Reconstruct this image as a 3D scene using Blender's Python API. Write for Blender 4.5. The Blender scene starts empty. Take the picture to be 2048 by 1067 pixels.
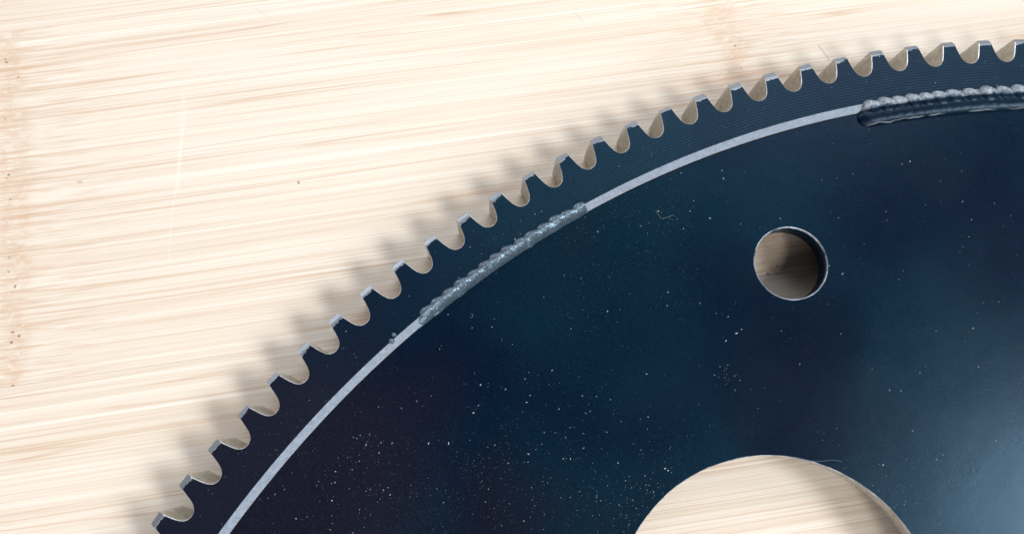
import bpy, bmesh, math, random
from mathutils import Vector, Matrix, noise as mnoise
MM = 0.001
TAU = 2*math.pi
sc = bpy.context.scene
C = sc.collection

# ------------------------------------------------------------------ camera, world, lamps, exposure
T = 9.5                      # height of the toothed ring's top face above the board, mm
H = 120.0                    # camera above that face, mm
f_px = 1475.0
n = Vector((-0.02655566, 0.20139768, 0.97914951))
ex = Vector((0.99964734, 0.00535014, 0.02601114))
ey = Vector((0.0, 0.97949495, -0.20146873))
cam_d = bpy.data.cameras.new("camera")
cam = bpy.data.objects.new("camera", cam_d); C.objects.link(cam)
cam_d.sensor_fit = 'HORIZONTAL'; cam_d.sensor_width = 36.0
cam_d.lens = 36.0*f_px/2048.0
cam_d.clip_start = 0.005; cam_d.clip_end = 20.0
def cv(v): return Vector((v.dot(ex), -v.dot(ey), -v.dot(n)))
cx_, cy_, cz_ = cv(Vector((1,0,0))), cv(Vector((0,-1,0))), cv(Vector((0,0,-1)))
cam.matrix_world = Matrix(((cx_.x,cy_.x,cz_.x,0.0),(cx_.y,cy_.y,cz_.y,0.0),(cx_.z,cy_.z,cz_.z,(T+H)*MM),(0,0,0,1)))
sc.camera = cam

world = bpy.data.worlds.new("World"); sc.world = world; world.use_nodes = True
wt = world.node_tree; wt.nodes.clear()
wo = wt.nodes.new('ShaderNodeOutputWorld'); wb = wt.nodes.new('ShaderNodeBackground')
tc = wt.nodes.new('ShaderNodeTexCoord'); dp = wt.nodes.new('ShaderNodeVectorMath'); dp.operation = 'DOT_PRODUCT'
dp.inputs[1].default_value = (0.55, 0.75, -0.25)
mr = wt.nodes.new('ShaderNodeMapRange'); mr.inputs['From Min'].default_value = -0.75; mr.inputs['From Max'].default_value = 0.75
mx = wt.nodes.new('ShaderNodeMix'); mx.data_type = 'RGBA'
mx.inputs[6].default_value = (0.30, 0.25, 0.26, 1)      # darker room side
mx.inputs[7].default_value = (0.52, 0.64, 0.76, 1)      # window side
wt.links.new(tc.outputs['Generated'], dp.inputs[0]); wt.links.new(dp.outputs['Value'], mr.inputs['Value'])
wt.links.new(mr.outputs[0], mx.inputs[0]); wt.links.new(mx.outputs[2], wb.inputs[0]); wt.links.new(wb.outputs[0], wo.inputs[0])
wb.inputs[1].default_value = 0.25

def area(name, loc, size, size_y, energy, col, target=(0.0, 0.0, 0.0), shape='RECTANGLE'):
    l = bpy.data.lights.new(name, 'AREA'); l.shape = shape; l.size = size
    if shape in ('RECTANGLE', 'ELLIPSE'): l.size_y = size_y
    l.energy = energy; l.color = col
    o = bpy.data.objects.new(name, l); C.objects.link(o); o.location = loc
    d = Vector(target) - Vector(loc); o.rotation_euler = d.to_track_quat('-Z', 'Y').to_euler()
    return o
area('window_light', (0.30, 0.88, 0.80), 1.0, 0.8, 8.4, (0.93, 0.96, 1.0))
area('far_window_light', (-0.70, 0.85, 0.66), 0.7, 0.5, 5.0, (0.97, 0.98, 1.0))
area('ceiling_lamp', (0.375, -0.545, 0.84), 0.22, 0.22, 3.0, (1.0, 0.96, 0.91), shape='DISK')
area('wide_fill_light', (0.10, -1.00, 0.70), 1.3, 0.5, 9.5, (1.0, 0.97, 0.93))  # unseen fill, added to light the large hole and soften tooth shadows
area('side_lamp', (0.75, -0.16, 0.73), 0.30, 0.30, 6.2, (0.96, 0.98, 1.0), shape='DISK')
sc.view_settings.view_transform = 'Standard'; sc.view_settings.look = 'None'
sc.view_settings.exposure = 0.0; sc.view_settings.gamma = 1.0

# ------------------------------------------------------------------ helpers
rnd = random.Random(7)
def obj(name, bm, mats, parent=None, smooth=False):
    me = bpy.data.meshes.new(name)
    if isinstance(bm, bmesh.types.BMesh): bm.to_mesh(me); bm.free()
    else: me.from_pydata(bm[0], [], bm[1])
    for m in (mats if isinstance(mats, (list, tuple)) else [mats]): me.materials.append(m)
    if smooth:
        for p in me.polygons: p.use_smooth = True
    me.update()
    o = bpy.data.objects.new(name, me); C.objects.link(o)
    if parent: o.parent = parent
    return o
def mat(name):
    m = bpy.data.materials.new(name); m.use_nodes = True
    m.node_tree.nodes.clear()
    out = m.node_tree.nodes.new('ShaderNodeOutputMaterial'); b = m.node_tree.nodes.new('ShaderNodeBsdfPrincipled')
    m.node_tree.links.new(b.outputs[0], out.inputs[0])
    return m, b, G(m.node_tree)
class G:
    """small node-graph writer"""
    def __init__(s, t): s.t = t
    def _set(s, sock, v):
        if isinstance(v, bpy.types.NodeSocket): s.t.links.new(v, sock)
        elif v is not None:
            if isinstance(v, (tuple, list)) and len(v) == 3 and sock.type == 'RGBA': v = (*v, 1)
            sock.default_value = v
    def link(s, v, sock): s._set(sock, v)
    def m(s, op, a, b=None, c=None, clamp=False):
        nd = s.t.nodes.new('ShaderNodeMath'); nd.operation = op; nd.use_clamp = clamp
        for i, v in enumerate((a, b, c)): s._set(nd.inputs[i], v)
        return nd.outputs[0]
    def v(s, op, a, b=None, sc_=None):
        nd = s.t.nodes.new('ShaderNodeVectorMath'); nd.operation = op
        s._set(nd.inputs[0], a); s._set(nd.inputs[1], b)
        if sc_ is not None: s._set(nd.inputs['Scale'], sc_)
        return nd.outputs['Value'] if op in ('LENGTH', 'DOT_PRODUCT', 'DISTANCE') else nd.outputs['Vector']
    def pos(s):                                     # world position in mm
        return s.v('SCALE', s.t.nodes.new('ShaderNodeNewGeometry').outputs['Position'], sc_=1000.0)
    def xyz(s, v):
        nd = s.t.nodes.new('ShaderNodeSeparateXYZ'); s._set(nd.inputs[0], v); return nd.outputs
    def comb(s, x, y, z=0.0):
        nd = s.t.nodes.new('ShaderNodeCombineXYZ')
        for i, q in enumerate((x, y, z)): s._set(nd.inputs[i], q)
        return nd.outputs[0]
    def noise(s, v, scale=1.0, detail=2.0, rough=0.5, dist=0.0):
        nd = s.t.nodes.new('ShaderNodeTexNoise'); s._set(nd.inputs['Vector'], v)
        nd.inputs['Scale'].default_value = scale; nd.inputs['Detail'].default_value = detail
        nd.inputs['Roughness'].default_value = rough; nd.inputs['Distortion'].default_value = dist
        return nd.outputs['Fac']
    def vor(s, v, scale=1.0):
        nd = s.t.nodes.new('ShaderNodeTexVoronoi'); s._set(nd.inputs['Vector'], v); nd.inputs['Scale'].default_value = scale
        return nd.outputs['Distance'], nd.outputs['Color']
    def rng(s, v, a, b, c=0.0, d=1.0, smooth=False):
        nd = s.t.nodes.new('ShaderNodeMapRange')
        if smooth: nd.interpolation_type = 'SMOOTHSTEP'
        for k, q in zip(('Value','From Min','From Max','To Min','To Max'), (v, a, b, c, d)): s._set(nd.inputs[k], q)
        return nd.outputs[0]
    def mix(s, fac, a, b, mode='MIX'):
        nd = s.t.nodes.new('ShaderNodeMix'); nd.data_type = 'RGBA'; nd.blend_type = mode
        s._set(nd.inputs[0], fac); s._set(nd.inputs[6], a); s._set(nd.inputs[7], b)
        return nd.outputs[2]
    def bump(s, h, strength, dist):
        nd = s.t.nodes.new('ShaderNodeBump'); nd.inputs['Strength'].default_value = strength
        nd.inputs['Distance'].default_value = dist; s._set(nd.inputs['Height'], h)
        return nd.outputs[0]
    def seg(s, p, a, b, w):                         # 1 on the segment a-b (mm, in the plane), fading over w
        ax, ay = a; dx, dy = b[0]-ax, b[1]-ay; L2 = dx*dx+dy*dy
        q = s.xyz(p)
        px = s.m('SUBTRACT', q[0], ax); py = s.m('SUBTRACT', q[1], ay)
        t = s.m('ADD', s.m('MULTIPLY', px, dx/L2), s.m('MULTIPLY', py, dy/L2), clamp=True)
        rx = s.m('SUBTRACT', px, s.m('MULTIPLY', t, dx)); ry = s.m('SUBTRACT', py, s.m('MULTIPLY', t, dy))
        d = s.m('SQRT', s.m('ADD', s.m('MULTIPLY', rx, rx), s.m('MULTIPLY', ry, ry)))
        return s.rng(d, w*0.3, w, 1.0, 0.0)

# gear centre, mm
GX, GY = 100.27, -113.87
R_TIP, R_CH, R_ROOT, R_BASE = 181.4, 180.55, 176.9, 176.55
R_O, R_I = 171.85, 170.62
N_T = 169; PITCH = TAU/N_T
PH = 3.71881 - TAU           # angle of the first visible tooth, image sense (y down)
ZP = T-0.7                   # top of the plate

# ------------------------------------------------------------------ materials
def radial(g):
    p = g.pos(); q = g.xyz(p)
    dx = g.m('SUBTRACT', q[0], GX); dy = g.m('SUBTRACT', q[1], GY)
    r = g.m('SQRT', g.m('ADD', g.m('MULTIPLY', dx, dx), g.m('MULTIPLY', dy, dy)))
    th = g.m('ARCTAN2', dy, dx)
    return p, q, r, th

def paint_colour(g, p):
    """blue-black oxide: hue drifts slowly between navy, teal and purple-black, fine speckle and painted reflections on top"""
    a = g.noise(p, 0.022, 2.0, 0.5); b = g.noise(g.v('ADD', p, (55, 20, 3)), 0.03, 2.0, 0.5)
    c = g.mix(g.rng(a, 0.38, 0.62, smooth=True), (0.0008, 0.0042, 0.0155), (0.0008, 0.0105, 0.0230))
    c = g.mix(g.rng(b, 0.50, 0.75, smooth=True), c, (0.0040, 0.0050, 0.0125))
    # reflected surroundings painted in as soft plum-black, teal and ink-blue patches
    for (bx, by), br, col, k in REFLECTION_TINTS:
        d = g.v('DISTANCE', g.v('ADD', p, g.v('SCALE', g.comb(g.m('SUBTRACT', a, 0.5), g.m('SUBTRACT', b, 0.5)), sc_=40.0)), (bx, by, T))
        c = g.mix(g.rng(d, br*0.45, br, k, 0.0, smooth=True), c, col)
    f = g.noise(p, 5.5, 2.0, 0.7)
    c = g.mix(1.0, c, g.mix(g.rng(f, 0.25, 0.75), (0.35, 0.4, 0.45), (2.0, 1.9, 1.75)), 'MULTIPLY')
    return c

def make_plate_paint():
    m, b, g = mat('blue_black_paint')
    p, q, r, th = radial(g)
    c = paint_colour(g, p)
    # fine dust film in drifting patches
    patch = g.rng(g.noise(g.v('ADD', p, (9, 31, 0)), 0.05, 2.0, 0.6), 0.5, 0.72)
    d, _ = g.vor(p, 2.6)
    sp = g.m('MULTIPLY', g.rng(d, 0.05, 0.22, 1.0, 0.0), g.rng(g.noise(p, 1.4, 1.0), 0.5, 0.66))
    film = g.m('MULTIPLY', sp, g.m('ADD', g.m('MULTIPLY', patch, 0.55), 0.08))
    c = g.mix(film, c, (0.22, 0.27, 0.33))
    g.link(c, b.inputs['Base Color'])
    g.link(g.rng(g.noise(p, 0.08, 3.0), 0.3, 0.7, 0.25, 0.31), b.inputs['Roughness'])
    b.inputs['Specular IOR Level'].default_value = 0.30; b.inputs['Specular Tint'].default_value = (0.42, 0.72, 1.0, 1)
    h = g.m('ADD', g.noise(p, 3.2, 3.0, 0.65), g.m('MULTIPLY', g.noise(p, 0.25, 2.0), 2.0))
    g.link(g.bump(h, 0.18, 0.00006), b.inputs['Normal'])
    return m
def make_ring_paint():
    m, b, g = mat('turned_ring_paint')
    p, q, r, th = radial(g)
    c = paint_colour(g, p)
    # lathe-turned grooves, concentric with the ring, 0.42 mm apart, fading to the left
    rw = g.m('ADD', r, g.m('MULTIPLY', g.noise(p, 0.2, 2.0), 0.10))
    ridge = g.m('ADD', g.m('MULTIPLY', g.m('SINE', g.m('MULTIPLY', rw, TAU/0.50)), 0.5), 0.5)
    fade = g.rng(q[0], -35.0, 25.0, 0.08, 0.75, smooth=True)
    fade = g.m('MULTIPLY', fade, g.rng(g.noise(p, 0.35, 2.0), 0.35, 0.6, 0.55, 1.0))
    ridge_sheen = g.m('MULTIPLY', g.m('MULTIPLY', g.m('POWER', ridge, 3.0), fade), g.rng(g.noise(p, 2.5, 2.0), 0.3, 0.7, 0.3, 1.0))
    c = g.mix(g.m('MULTIPLY', ridge_sheen, 0.45), c, (0.024, 0.066, 0.118))  # sheen of the ridges painted into the colour, stronger to the right
    # bare turned metal at the tooth tips, its edge wandering from tooth to tooth
    wide = g.noise(g.comb(g.m('MULTIPLY', th, 40.0), 0.0, 3.7), 1.0, 1.0)
    ragged = g.noise(p, 1.6, 3.0, 0.7)
    edge = g.m('ADD', g.rng(wide, 0.35, 0.65, 180.62, 180.05), g.m('MULTIPLY', g.m('SUBTRACT', ragged, 0.5), 0.9))
    bare = g.rng(g.m('SUBTRACT', r, edge), -0.03, 0.05)
    lines = g.m('ADD', g.m('MULTIPLY', g.m('SINE', g.m('MULTIPLY', r, TAU/0.36)), 0.5), 0.5)
    mc = g.mix(lines, (0.15, 0.17, 0.20), (0.44, 0.48, 0.54))
    c = g.mix(bare, c, mc)
    spk, _ = g.vor(p, 1.9)
    c = g.mix(g.m('MULTIPLY', g.rng(spk, 0.04, 0.16, 0.7, 0.0), g.rng(g.noise(p, 0.9), 0.58, 0.68)), c, (0.3, 0.34, 0.4))
    g.link(c, b.inputs['Base Color'])
    g.link(g.m('MULTIPLY', bare, 0.55), b.inputs['Metallic'])
    g.link(g.mix(bare, (0.38,)*3, (0.34,)*3), b.inputs['Roughness'])
    b.inputs['Specular IOR Level'].default_value = 0.36
    g.link(g.mix(bare, (0.42, 0.72, 1.0), (1, 1, 1)), b.inputs['Specular Tint'])
    h = g.m('ADD', g.m('MULTIPLY', ridge, g.m('MULTIPLY', fade, 1.0)), g.m('MULTIPLY', g.noise(p, 3.5, 3.0, 0.65), 0.8))
    g.link(g.bump(h, 0.35, 0.00005), b.inputs['Normal'])
    return m
def make_steel(name, c1, c2, metal, rough, scale=1.2, stain=0.0):
    m, b, g = mat(name)
    p = g.pos()
    c = g.mix(g.rng(g.noise(p, scale, 4.0, 0.65), 0.35, 0.65), c1, c2)
    if stain:
        d = g.noise(g.v('ADD', p, (3, 8, 1)), 0.9, 2.0, 0.6)
        c = g.mix(g.rng(d, 0.66, 0.72, 0.0, stain), c, (0.06, 0.045, 0.035))
    g.link(c, b.inputs['Base Color'])
    b.inputs['Metallic'].default_value = metal
    g.link(g.rng(g.noise(p, 2.3, 2.0), 0.3, 0.7, rough-0.06, rough+0.08), b.inputs['Roughness'])
    g.link(g.bump(g.noise(p, 5.0, 3.0), 0.3, 0.00004), b.inputs['Normal'])
    return m
def make_weld(name, dark):
    m, b, g = mat(name)
    p, q, r, th = radial(g)
    n1 = g.noise(p, 2.2, 4.0, 0.7)
    if dark:
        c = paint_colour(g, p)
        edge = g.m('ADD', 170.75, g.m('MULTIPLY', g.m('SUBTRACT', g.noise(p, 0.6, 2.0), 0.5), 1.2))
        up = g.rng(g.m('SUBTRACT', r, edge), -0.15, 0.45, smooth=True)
        c = g.mix(up, c, g.mix(g.rng(n1, 0.3, 0.7), (0.09, 0.12, 0.16), (0.42, 0.46, 0.52)))  # pale outer side: bare metal with its reflected light painted in
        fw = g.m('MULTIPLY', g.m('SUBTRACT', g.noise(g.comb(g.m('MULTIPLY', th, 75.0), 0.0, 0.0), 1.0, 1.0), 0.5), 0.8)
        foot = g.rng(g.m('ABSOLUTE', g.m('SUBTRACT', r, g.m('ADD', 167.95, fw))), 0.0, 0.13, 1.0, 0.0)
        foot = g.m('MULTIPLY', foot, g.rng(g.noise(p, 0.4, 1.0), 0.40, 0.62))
        c = g.mix(g.m('MULTIPLY', foot, 0.8), c, (0.30, 0.33, 0.35))  # highlight along the bead's foot, painted into the colour
    else:
        c = g.mix(g.rng(n1, 0.3, 0.72), (0.018, 0.036, 0.055), (0.075, 0.105, 0.135))
        up = g.rng(r, 170.6, 171.9)
        c = g.mix(g.m('MULTIPLY', up, 0.30), c, (0.17, 0.21, 0.26))
    g.link(c, b.inputs['Base Color'])
    b.inputs['Roughness'].default_value = 0.22 if not dark else 0.34
    b.inputs['Metallic'].default_value = 0.0
    b.inputs['Specular IOR Level'].default_value = 0.22 if dark else 0.8
    b.inputs['Specular Tint'].default_value = (0.55, 0.8, 1.0, 1)
    g.link(g.bump(g.noise(p, 1.6, 2.0, 0.6), 0.5, 0.00014 if not dark else 0.00003), b.inputs['Normal'])
    return m
def make_bamboo(nodes_u, seed):
    m, b, g = mat('bamboo')
    p = g.pos(); q = g.xyz(p)
    ca, sa = math.cos(math.radians(8.6)), math.sin(math.radians(8.6))
    u = g.m('ADD', g.m('MULTIPLY', q[0], ca), g.m('MULTIPLY', q[1], sa))
    v = g.m('SUBTRACT', g.m('MULTIPLY', q[1], ca), g.m('MULTIPLY', q[0], sa))
    v = g.m('ADD', v, g.m('MULTIPLY', g.noise(g.comb(g.m('MULTIPLY', u, 0.012), g.m('MULTIPLY', v, 0.03), seed), 1.0, 1.0), 1.0))
    vs = g.m('ADD', v, seed*37.0)
    def st(lu, lv, off=0.0, det=2.0, rough=0.5):
        return g.noise(g.comb(g.m('DIVIDE', u, lu), g.m('DIVIDE', vs, lv), seed+off), 1.0, det, rough)
    c = g.mix(g.rng(st(70, 9, 0), 0.35, 0.65), (0.775, 0.695, 0.60), (0.735, 0.64, 0.535))
    c = g.mix(g.rng(st(220, 1.3, 1), 0.5, 0.75), c, (0.84, 0.775, 0.69))
    brown = (0.56, 0.355, 0.215)
    pres = g.rng(st(70, 4.5, 9), 0.40, 0.60)
    l1 = g.rng(st(110, 0.42, 2, 0.6), 0.57, 0.68)
    l2 = g.rng(st(34, 0.30, 3, 0.5), 0.58, 0.74)
    thin = g.rng(g.m('ABSOLUTE', g.m('SUBTRACT', st(170, 2.6, 4, 1.0), 0.5)), 0.0, 0.022, 1.0, 0.0)
    c = g.mix(g.m('MULTIPLY', g.m('MULTIPLY', l1, pres), 0.40), c, brown)
    c = g.mix(g.m('MULTIPLY', g.m('MULTIPLY', l2, pres), 0.34), c, brown)
    c = g.mix(g.m('MULTIPLY', thin, g.rng(st(60, 3, 5), 0.4, 0.6, 0.0, 0.65)), c, brown)
    c = g.mix(g.rng(st(50, 0.45, 8, 0.6), 0.60, 0.78, 0.0, 0.3), c, (0.93, 0.88, 0.80))
    c = g.mix(g.rng(st(95, 0.20, 15, 0.4), 0.50, 0.72, 0.0, 0.28), c, (0.60, 0.41, 0.27))
    c = g.mix(g.rng(st(120, 0.26, 16, 0.4), 0.54, 0.74, 0.0, 0.28), c, (0.90, 0.87, 0.79))
    hgt = g.m('MULTIPLY', l1, -0.6)
    for nu in nodes_u:                                   # growth nodes of the cane
        wob = g.m('MULTIPLY', g.m('SUBTRACT', g.noise(g.comb(0.0, g.m('MULTIPLY', v, 0.12), seed+nu), 1.0, 2.0), 0.5), 9.0)
        d = g.m('ADD', g.m('SUBTRACT', u, nu), wob); ad = g.m('ABSOLUTE', d)
        near = g.rng(ad, 1.0, 4.5, 1.0, 0.0, smooth=True); wide = g.rng(ad, 3.0, 26.0, 1.0, 0.0, smooth=True)
        s1 = g.rng(st(9, 0.5, 12, 2.0), 0.48, 0.66)
        c = g.mix(g.m('MULTIPLY', g.m('MULTIPLY', s1, wide), 0.55), c, (0.60, 0.41, 0.28))
        blot = g.rng(g.noise(g.comb(g.m('DIVIDE', u, 2.6), g.m('DIVIDE', vs, 1.3), seed+5), 1.0, 3.0, 0.6, 0.6), 0.36, 0.66)
        c = g.mix(g.m('MULTIPLY', near, g.m('ADD', g.m('MULTIPLY', blot, 0.48), 0.08)), c, (0.60, 0.40, 0.265))
        c = g.mix(g.m('MULTIPLY', near, g.rng(g.noise(g.comb(g.m('DIVIDE', u, 1.8), g.m('DIVIDE', vs, 0.7), seed+8), 1.0, 2.0), 0.58, 0.72, 0.0, 0.4)), c, (0.88, 0.81, 0.72))
        dist, col = g.vor(g.comb(g.m('DIVIDE', u, 1.9), g.m('DIVIDE', vs, 1.45), 0.0), 1.0)
        pit = g.m('MULTIPLY', g.rng(dist, 0.10, 0.20, 1.0, 0.0), g.rng(ad, 1.2, 2.0, 1.0, 0.0))
        pit = g.m('MULTIPLY', pit, g.rng(g.xyz(col)[0], 0.45, 0.5))
        c = g.mix(g.m('MULTIPLY', pit, 0.75), c, (0.20, 0.12, 0.075))
        hgt = g.m('SUBTRACT', hgt, pit)
    for a, e, w, col, k in MARKS:
        c = g.mix(g.m('MULTIPLY', g.seg(p, a, e, w), k), c, col)
    g.link(c, b.inputs['Base Color'])
    b.inputs['Roughness'].default_value = 0.42
    b.inputs['Specular IOR Level'].default_value = 0.35
    g.link(g.bump(hgt, 0.25, 0.00012), b.inputs['Normal'])
    return m

def px_to_plane(x, y, z=0.0):
    """direction of a photo pixel met with height z (mm) - used to read positions off the photograph"""
    d = Vector(((x-1024)/f_px, (y-533.5)/f_px, 1.0)); k = (T+H-z)/d.dot(n)
    return (d.dot(ex)*k, -d.dot(ey)*k)
MARKS = [
    (px_to_plane(366, 190), px_to_plane(356, 380), 0.55, (0.95, 0.93, 0.90), 0.12),
    (px_to_plane(372, 215), px_to_plane(350, 395), 0.22, (0.97, 0.95, 0.92), 0.16),
    (px_to_plane(347, 400), px_to_plane(337, 520), 0.16, (0.97, 0.95, 0.92), 0.16),
    (px_to_plane(1637, 92), px_to_plane(1659, 120), 0.22, (0.42, 0.34, 0.27), 0.6),
    (px_to_plane(1150, 26), px_to_plane(1166, 42), 0.18, (0.55, 0.42, 0.32), 0.45),
    (px_to_plane(512, 18), px_to_plane(540, 36), 0.35, (0.62, 0.52, 0.42), 0.25),
    (px_to_plane(596.5, 364), px_to_plane(597.5, 366), 0.24, (0.10, 0.07, 0.05), 0.8),
    (px_to_plane(29, 574), px_to_plane(31, 571), 0.26, (0.22, 0.13, 0.08), 0.8),
    (px_to_plane(156, 364), px_to_plane(162, 364), 0.40, (0.55, 0.36, 0.22), 0.6),
]
REFLECTION_TINTS = [
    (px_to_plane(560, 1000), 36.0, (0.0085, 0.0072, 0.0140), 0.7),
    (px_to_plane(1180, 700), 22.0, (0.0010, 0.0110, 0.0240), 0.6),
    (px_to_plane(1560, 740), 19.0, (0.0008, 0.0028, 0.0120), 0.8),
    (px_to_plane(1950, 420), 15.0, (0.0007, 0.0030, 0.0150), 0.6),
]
M_PLATE = make_plate_paint(); M_RING = make_ring_paint()
M_FLANK = make_steel('bare_cut_steel', (0.36, 0.335, 0.28), (0.52, 0.485, 0.42), 0.55, 0.42, 0.9, stain=0.8)
M_RIM = make_steel('worn_edge_steel', (0.45, 0.47, 0.50), (0.80, 0.81, 0.84), 0.6, 0.36, 1.5)
M_CHAMFER = make_steel('machined_bevel_steel', (0.16, 0.20, 0.26), (0.21, 0.26, 0.33), 0.3, 0.5, 1.1)
M_HOLE_RIM = make_steel('painted_rim_steel', (0.05, 0.09, 0.13), (0.42, 0.46, 0.52), 0.3, 0.35, 0.45)
M_WALL = make_steel('sawn_hole_steel', (0.30, 0.28, 0.25), (0.50, 0.47, 0.43), 0.5, 0.45, 0.8, stain=0.9)
M_WELD = make_weld('painted_weld', False); M_WELD2 = make_weld('thick_painted_weld', True)

# ------------------------------------------------------------------ bamboo board: glued strips
def tag(o, label=None, cat=None, group=None, kind=None):
    if label: o['label'] = label
    if cat: o['category'] = cat
    if group: o['group'] = group
    if kind: o['kind'] = kind
ang = math.radians(8.6)
board = bpy.data.objects.new('bamboo_board', None); C.objects.link(board)
tag(board, 'pale bamboo board with fine brown grain, lying under the toothed steel ring', 'board')
bounds = [(-130.0, -49.2, (-150.0, 120.0), 1.3), (-49.2, 17.6, (-215.0,), 2.7), (17.6, 84.2, (-79.8, 55.0), 4.1), (84.2, 150.0, (-20.0,), 6.9)]
for v0, v1, nodes_u, seed in bounds:
    bm = bmesh.new()
    c0, c1 = v0+0.012, v1-0.012; L0, L1 = -230.0, 300.0; e = 0.03
    prof = [(c0, -18.0), (c0, -e), (c0+e*0.7, 0.0), (c1-e*0.7, 0.0), (c1, -e), (c1, -18.0)]
    rows = []
    for uu in (L0, L1):
        rows.append([bm.verts.new(((uu*math.cos(ang)-vv*math.sin(ang))*MM, (uu*math.sin(ang)+vv*math.cos(ang))*MM, zz*MM)) for vv, zz in prof])
    for i in range(len(prof)):
        j = (i+1) % len(prof)
        bm.faces.new((rows[0][i], rows[0][j], rows[1][j], rows[1][i]))
    bm.faces.new(rows[0]); bm.faces.new(rows[1])
    bmesh.ops.recalc_face_normals(bm, faces=bm.faces)
    obj('strip', bm, make_bamboo(nodes_u, seed), board)

# ------------------------------------------------------------------ flexplate
flex = bpy.data.objects.new('flexplate', None); C.objects.link(flex); flex.location = (GX*MM, GY*MM, 0)
tag(flex, 'blue black steel flexplate with toothed outer ring, weld beads and two round holes', 'gear plate')
def P3(r, a, z): return (r*math.cos(a)*MM, r*math.sin(a)*MM, z*MM)     # about the gear centre

# ring body
SEG = 8; NB = N_T*SEG
def annulus(name, prof, mats, idx, parent, smooth_idx=(), n_=NB, phase=0.0):
    V, F, M = [], [], []
    for r, z in prof:
        for k in range(n_): V.append(P3(r, -(PH+PITCH*(k/SEG)) if n_ == NB else phase+TAU*k/n_, z))
    for j in range(len(prof)-1):
        for k in range(n_):
            k2 = (k+1) % n_
            F.append((j*n_+k, j*n_+k2, (j+1)*n_+k2, (j+1)*n_+k)); M.append(idx[j])
    me = bpy.data.meshes.new(name); me.from_pydata(V, [], F)
    for m in mats: me.materials.append(m)
    for p, i in zip(me.polygons, M): p.material_index = i; p.use_smooth = (i in smooth_idx)
    me.update()
    bm = bmesh.new(); bm.from_mesh(me); bmesh.ops.recalc_face_normals(bm, faces=bm.faces)
    bm.to_mesh(me); bm.free()
    o = bpy.data.objects.new(name, me); C.objects.link(o); o.parent = parent
    return o
def annulus_up(name, prof, mats, idx, parent):
    o = annulus(name, prof, mats, idx, parent)
    if o.data.polygons[0].normal.z < 0 and abs(o.data.polygons[0].normal.z) > 0.3: o.data.flip_normals()
    return o
ring = annulus_up('ring_gear', [(R_BASE, T), (R_O, T)], [M_RING], [0], flex)
annulus_up('inner_lip', [(R_O, T-0.002), (R_I, ZP-0.02)], [M_CHAMFER], [0], ring)
annulus('inner_wall', [(R_I, ZP-0.02), (R_I, 0.05), (R_BASE, 0.05)], [M_RIM], [0, 0], ring)

# one tooth: rows from root to tip, half width w(r) as a fraction of the pitch
WT = [(176.90, .500), (176.93, .450), (177.0, .408), (177.12, .370), (177.32, .335), (177.6, .303), (177.95, .276), (178.4, .251), (179.0, .226), (179.7, .201), (180.4, .178), (181.4, .150)]
def wat(r):
    for (r0, w0), (r1, w1) in zip(WT, WT[1:]):
        if r <= r1: return w0+(w1-w0)*(r-r0)/(r1-r0)
    return WT[-1][1]
def tooth_mesh(tip_drop=0.0, lean=0.0):
    V, F, MI = [], [], []
    def ring_(rtip, inset, z):
        base = len(V); rt = rtip-tip_drop
        rs = [r for r, _ in WT[:-1] if r < rt-0.1]
        while len(rs) < len(WT)-1: rs.append(rs[-1]+(rt-rs[-1])*0.5)
        rs = rs[:len(WT)-1]+[rt]
        pts = []
        for i, r in enumerate(rs):
            w = wat(r)*PITCH
            rr = r; ww = w
            if inset:
                if i < 5: rr = r-inset*(1-i/6.0); ww = w-(inset/r)*(i/6.0)
                else: ww = w-inset/r
            if i == 0: ww = 0.5*PITCH
            sh = lean*(r-176.9)/r
            pts.append((rr, ww, sh))
        for s in (-1, 1):
            for rr, ww, sh in pts: V.append(P3(rr, s*ww+sh, z))
        return base
    nW = len(WT)
    levels = [(R_CH, 0.11, T), (R_CH+0.18, 0.0, T-0.10), (R_TIP, 0.0, T-0.45), (R_TIP, 0.0, 0.5), (R_TIP-0.4, 0.08, 0.05)]
    bases = [ring_(*l) for l in levels]
    b0 = bases[0]
    for i in range(nW-1):                                   # top face
        F.append((b0+i, b0+nW+i, b0+nW+i+1, b0+i+1)); MI.append(0)
    ab = len(V)
    for k in range(SEG+1): V.append(P3(R_BASE, (-0.5+k/SEG)*PITCH, T))
    F.append(tuple([ab+k for k in range(SEG+1)]+[b0+nW, b0])); MI.append(0)
    bb = bases[-1]
    for i in range(nW-1): F.append((bb+i+1, bb+nW+i+1, bb+nW+i, bb+i)); MI.append(1)
    for li in range(len(levels)-1):
        a, c = bases[li], bases[li+1]
        for s in (0, 1):
            for i in range(nW-1):
                q = (a+s*nW+i, a+s*nW+i+1, c+s*nW+i+1, c+s*nW+i)
                F.append(q if s else q[::-1]); MI.append(2 if li == 0 else 1)
        q = (a+nW-1, a+2*nW-1, c+2*nW-1, c+nW-1)
        F.append(q[::-1]); MI.append(0 if li < 2 else 2)
    me = bpy.data.meshes.new('tooth'); me.from_pydata(V, [], F)
    for m in (M_RING, M_FLANK, M_RIM): me.materials.append(m)
    for p, i in zip(me.polygons, MI): p.material_index = i
    bm = bmesh.new(); bm.from_mesh(me); bmesh.ops.recalc_face_normals(bm, faces=bm.faces)
    bm.to_mesh(me); bm.free()
    if me.polygons[0].normal.z < 0: me.flip_normals()
    for p in me.polygons:
        p.use_smooth = (p.material_index == 1 and abs(p.normal.z) < 0.2)
    me.update()
    return me
variants = [tooth_mesh(d, l) for d, l in ((0, 0), (0.05, 0.004), (-0.03, -0.004), (0.09, 0.0), (0.02, 0.007))]
proto = bpy.data.objects.new('tooth', variants[0]); C.objects.link(proto); proto.parent = ring
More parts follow.
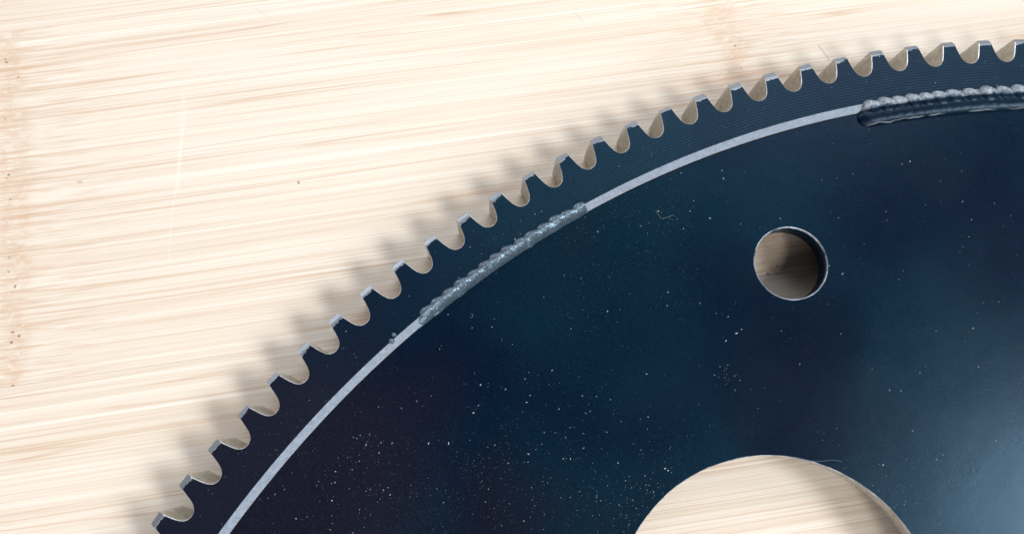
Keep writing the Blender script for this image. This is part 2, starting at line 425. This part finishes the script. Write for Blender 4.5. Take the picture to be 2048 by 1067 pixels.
for k in range(N_T):
    o = proto if k == 0 else proto.copy()
    if k:
        C.objects.link(o); o.parent = ring; o.data = variants[rnd.randrange(5)]
    o.rotation_euler = (0, 0, -(PH+PITCH*k)+0.0)

# plate with its holes
def circ(r, n_, x=0.0, y=0.0, wob=0.0, seed=0):
    out = []
    for k in range(n_):
        a = TAU*k/n_; rr = r+wob*(mnoise.noise(Vector((math.cos(a)*2.2, math.sin(a)*2.2, seed)))+0.6*mnoise.noise(Vector((math.cos(a)*9, math.sin(a)*9, seed+5))))
        out.append((x+rr*math.cos(a), y+rr*math.sin(a)))
    return out
BH = (0.36864*120-GX, -0.26401*120-GY, 0.2158*120)
SH = (0.41993*120-GX, 0.21471*120-GY, 0.05093*120)
R_P = 170.45; TH = 3.4
holes = [(BH, 256, 0.10, 1, 0.10), (SH, 128, 0.06, 4, 0.24)]
bm = bmesh.new()
def loop(pts, z):
    vs = [bm.verts.new((x*MM, y*MM, z*MM)) for x, y in pts]
    return vs, [bm.edges.new((vs[i], vs[(i+1) % len(vs)])) for i in range(len(vs))]
def bridge(a, b):
    m_ = len(a)
    for i in range(m_): bm.faces.new((a[i], a[(i+1) % m_], b[(i+1) % m_], b[i]))
for z in (ZP, ZP-TH):
    eds = []
    ov, oe = loop(circ(R_P-0.12, 512), z); eds += oe
    if z == ZP: top_outer = ov
    else: bot_outer = ov
    for (x, y, r), n_, wob, sd, bev in holes:
        hv, he = loop(circ(r+bev, n_, x, y, wob, sd), z); eds += he
    bmesh.ops.triangle_fill(bm, use_beauty=True, use_dissolve=False, edges=eds)
for f in bm.faces:
    f.normal_update()
    if (f.calc_center_median().z > (ZP-TH/2)*MM) != (f.normal.z > 0): f.normal_flip()
mid1, _ = loop(circ(R_P, 512), ZP-0.12); mid2, _ = loop(circ(R_P, 512), ZP-TH+0.12)
bridge(mid1, top_outer); bridge(mid2, mid1); bridge(bot_outer, mid2)
plate = obj('plate', bm, M_PLATE, flex)
# hole walls with a small worn bevel at the rim
for hi, ((x, y, r), n_, wob, sd, bev) in enumerate(holes):
    V, F, MI = [], [], []
    prof = [(bev, ZP), (bev*0.35, ZP-bev*0.35), (0.0, ZP-bev), (0.0, ZP-TH+0.15), (bev, ZP-TH)]
    for dr, z in prof:
        for a, b in circ(r+dr, n_, x, y, wob, sd): V.append((a*MM, b*MM, z*MM))
    for j in range(len(prof)-1):
        for k in range(n_):
            F.append((j*n_+k, j*n_+(k+1) % n_, (j+1)*n_+(k+1) % n_, (j+1)*n_+k)); MI.append(0 if j < 2 else 1)
    me = bpy.data.meshes.new('hole_wall'); me.from_pydata(V, [], F)
    me.materials.append(M_HOLE_RIM); me.materials.append(M_WALL if hi == 0 else M_PLATE)
    for p, i in zip(me.polygons, MI): p.material_index = i; p.use_smooth = i == 1
    o = bpy.data.objects.new('hole_wall', me); C.objects.link(o); o.parent = plate

# ------------------------------------------------------------------ weld beads: overlapping solidified pools
def weld(a0, a1, r_mid, half_w, h0, step, mat_, dark, seed):
    rr = random.Random(seed)
    a0, a1 = -a1, -a0                                     # image angles -> world angles
    Ls = (a1-a0)*r_mid; ns = int(Ls/0.075); nu = int((half_w*2+0.8)/0.07)
    pools = []; s = half_w*0.8
    while s < Ls-half_w*0.5:
        pools.append((s, rr.uniform(-0.10, 0.10)+(0.62 if dark else 0.15), half_w*rr.uniform(0.93, 1.06)*(0.74 if dark else 1.0), rr.uniform(0.92, 1.1)*step*(0.52 if dark else 0.55), h0*rr.uniform(0.88, 1.08)))
        s += step*rr.uniform(0.85, 1.15)
    V, F = [], []
    W2 = half_w+0.4
    for i in range(ns+1):
        s = Ls*i/ns; a = a0+s/r_mid
        for j in range(nu+1):
            u = -W2+2*W2*j/nu
            z = -0.3
            for (ps, pu, pw, pl, ph) in pools:
                ds = (s-ps)
                if abs(ds) > pl*2.6: continue
                # a pool is lopsided: its steep front overlaps the one before it
                ds2 = ds/pl if ds > 0 else ds/(pl*1.9)
                uu = (u-pu-0.24*ds)/pw
                e = 1-ds2*ds2-uu*uu
                if e > 0: z = max(z, ph*math.sqrt(e)-0.06)
            # smooth body that ties the pools together, fuller on the plate side
            ub = (u+(0.26 if dark else 0.34)*half_w)/(half_w*(0.76 if dark else 0.64)); end = min(1.0, max(0.0, min(s-0.5, Ls-0.5-s))/half_w)
            eb = end*(2-end)-ub*ub
            if eb > 0: z = max(z, h0*(0.86 if dark else 0.55)*math.sqrt(eb)-0.06)
            r = r_mid+u
            t = min(1.0, max(0.0, (r-R_I)/(R_O-R_I))); base = ZP+0.7*t
            z2 = base+max(z, -0.15)
            if z > -0.1: z2 += (0.03 if dark else 0.08)*mnoise.noise(Vector((s*1.1, u*1.1, seed)))+(0.004 if dark else 0.02)*mnoise.noise(Vector((s*4.0, u*4.0, seed)))
            V.append(P3(r, a, z2))
    for i in range(ns):
        for j in range(nu):
            q = i*(nu+1)+j; F.append((q, q+nu+1, q+nu+2, q+1))
    o = obj('weld_bead', (V, F), mat_, flex, smooth=True)
    if o.data.polygons[0].normal.z < 0: o.data.flip_normals()
    return o
w1 = weld(3.9940, 4.1960, 171.5, 1.06, 0.62, 2.35, M_WELD, False, 3)
w1['label'] = 'thin grey weld bead in round ripples'
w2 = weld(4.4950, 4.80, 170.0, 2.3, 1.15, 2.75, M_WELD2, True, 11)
w2['label'] = 'thick dark weld bead with pale scalloped upper edge'

# weld spatter: two little beads beside the seam
for (sx, sy, sr) in ((788, 669, 0.36), (783.5, 681.5, 0.46)):
    x, y = px_to_plane(sx, sy, T)
    bm = bmesh.new(); bmesh.ops.create_icosphere(bm, subdivisions=3, radius=sr*MM)
    for v_ in bm.verts: v_.co = Vector((v_.co.x*1.1, v_.co.y*0.95, v_.co.z*0.75))*(1+0.12*mnoise.noise(v_.co*3000))
    o = obj('weld_spatter', bm, M_WELD, flex, smooth=True); o.location = ((x-GX)*MM, (y-GY)*MM, (T+0.05)*MM)

# ------------------------------------------------------------------ dust, lint and metal flecks
m_dust, b_, g_ = mat('dust'); b_.inputs['Base Color'].default_value = (0.15, 0.19, 0.22, 1); b_.inputs['Roughness'].default_value = 0.8
m_fleck, b2, g2 = mat('bright_fleck'); b2.inputs['Base Color'].default_value = (0.40, 0.41, 0.40, 1); b2.inputs['Roughness'].default_value = 0.5
def on_metal(x, y):
    r = math.hypot(x-GX, y-GY)
    if r > 176.7: return None
    if math.hypot(x-GX-BH[0], y-GY-BH[1]) < BH[2]+0.4 or math.hypot(x-GX-SH[0], y-GY-SH[1]) < SH[2]+0.4: return None
    if r > R_O: return T
    if r > R_I-0.2: return None
    return ZP
def speck(V, F, x, y, z, l, w, a, rr):
    ca, sa = math.cos(a), math.sin(a); b = len(V); h = w*0.45
    for dx, dy, dz in ((-l, 0, 0), (-l*.4, -w, 0), (l*.5, -w*.8, 0), (l, 0, 0), (l*.4, w, 0), (-l*.5, w*.7, 0), (l*0.1, 0, h)):
        dx *= rr.uniform(.7, 1.2); dy *= rr.uniform(.7, 1.2)
        V.append(((x+dx*ca-dy*sa)*MM, (y+dx*sa+dy*ca)*MM, (z+0.01+dz)*MM))
    for i in range(6): F.append((b+i, b+(i+1) % 6, b+6))
rr = random.Random(21)
dV, dF = [], []
spots = [(rr.uniform(440, 2040), rr.uniform(240, 1060)) for _ in range(700)]
spots += [(rr.gauss(690, 90), rr.gauss(960, 80)) for _ in range(170)]
spots += [(rr.gauss(1130, 140), rr.gauss(960, 90)) for _ in range(330)]
spots += [(rr.gauss(1270, 60), rr.gauss(1010, 40)) for _ in range(160)]
spots += [(rr.gauss(1800, 45), rr.gauss(960, 45)) for _ in range(60)]
spots += [(rr.gauss(1330, 50), rr.gauss(425, 25)) for _ in range(20)]
spots += [(rr.gauss(1450, 10), rr.gauss(738, 14)) for _ in range(22)]
spots += [(rr.uniform(1100, 2040), rr.uniform(130, 330)) for _ in range(70)]
for (a, b) in spots:
    x, y = px_to_plane(a, b, ZP); z = on_metal(x, y)
    if z is None: continue
    w = min(0.09, 0.020*math.exp(abs(rr.gauss(0, 0.75)))); l = w*rr.choice((1, 1, 1.3, 1.6, 2.2))
    speck(dV, dF, x, y, z, l, w, rr.uniform(0, TAU), rr)
o = obj('dust', (dV, dF), m_dust); tag(o, 'fine pale dust scattered over the blue black plate', 'dust', kind='stuff')
fl = [(897,886),(896,628),(879,697),(944,655),(1025,688),(984,653),(1215,622),(1336,584),(1142,657),(1050,757),(1104,740),(961,769),(947,825),(949,746),(1053,804),(1118,817),(1140,854),(1296,833),(1293,747),(1682,667),(1483,658),(1473,666),(1452,681),(1469,751),(1685,547),(1658,531),(1820,323),(1804,328),(1674,356),(1772,423),(1881,362),(1943,439),(1920,504),(1677,435),(1802,781),(1766,929),(1957,733),(1946,656),(1362,346),(1387,401),(1420,436),(1367,457),(1447,357),(1444,341),(1070,428),(692,662),(697,635),(1030,478),(1060,790),(757,813),(857,886),(758,905),(663,965),(670,964),(776,974),(767,979),(780,988),(719,1018),(664,1000),(592,1036),(614,1032),(1236,925),(1251,960),(1141,917),(1330,936),(1336,940),(1057,907),(1056,923),(671,942),(706,1064),(732,889),(803,815),(957,810),(1380,422),(1355,438),(1317,422),(1752,113),(1759,113),(1871,166)]
fV, fF = [], []
for (a, b) in fl:
    x, y = px_to_plane(a, b, ZP); z = on_metal(x, y)
    if z is None: z = T
    x, y = px_to_plane(a, b, z)
    if math.hypot(x-GX, y-GY) > 181: continue
    w = rr.uniform(0.05, 0.10); speck(fV, fF, x, y, z, w*rr.choice((1.1, 1.3, 2.0, 2.6)), w, rr.uniform(-0.8, 2.0), rr)
o = obj('metal_flecks', (fV, fF), m_fleck); tag(o, 'bright white flecks sprinkled over the dark plate', 'flecks', kind='stuff')
def fibre(pts, z, rad, name, label):
    P = [Vector((*px_to_plane(a, b, z), z+0.06+0.1*math.sin(i*1.3)**2)) for i, (a, b) in enumerate(pts)]
    Q = []
    for i in range(len(P)-1):
        p0, p1, p2, p3 = P[max(i-1, 0)], P[i], P[i+1], P[min(i+2, len(P)-1)]
        for k in range(5):
            t = k/5
            Q.append(0.5*((2*p1)+(p2-p0)*t+(2*p0-5*p1+4*p2-p3)*t*t+(3*p1-p0-3*p2+p3)*t**3))
    Q.append(P[-1])
    V, F = [], []
    for i, q in enumerate(Q):
        d = (Q[min(i+1, len(Q)-1)]-Q[max(i-1, 0)]).normalized(); s = d.cross(Vector((0, 0, 1))).normalized(); up = s.cross(d)
        for k in range(5):
            w = q+(s*math.cos(TAU*k/5)+up*math.sin(TAU*k/5))*rad; V.append(w*MM)
    for i in range(len(Q)-1):
        for k in range(5): F.append((i*5+k, i*5+(k+1) % 5, (i+1)*5+(k+1) % 5, (i+1)*5+k))
    o = obj(name, (V, F), m_dust, smooth=True); tag(o, label, 'fibre')
fibre([(1600, 920), (1640, 921), (1665, 919), (1683, 922)], ZP, 0.028, 'lint_fibre', 'thin pale lint hair beside the upper right rim of the big hole')
fibre([(1311, 420), (1315, 428), (1320, 434), (1324, 437), (1336, 434), (1347, 430)], ZP, 0.028, 'lint_fibre', 'curled pale lint thread lying between the pale grey seam and the small round hole')
fibre([(942, 627), (945, 629), (945, 633), (941, 635)], ZP, 0.035, 'lint_fibre', 'tiny crescent shaped fibre just below the thin weld bead')
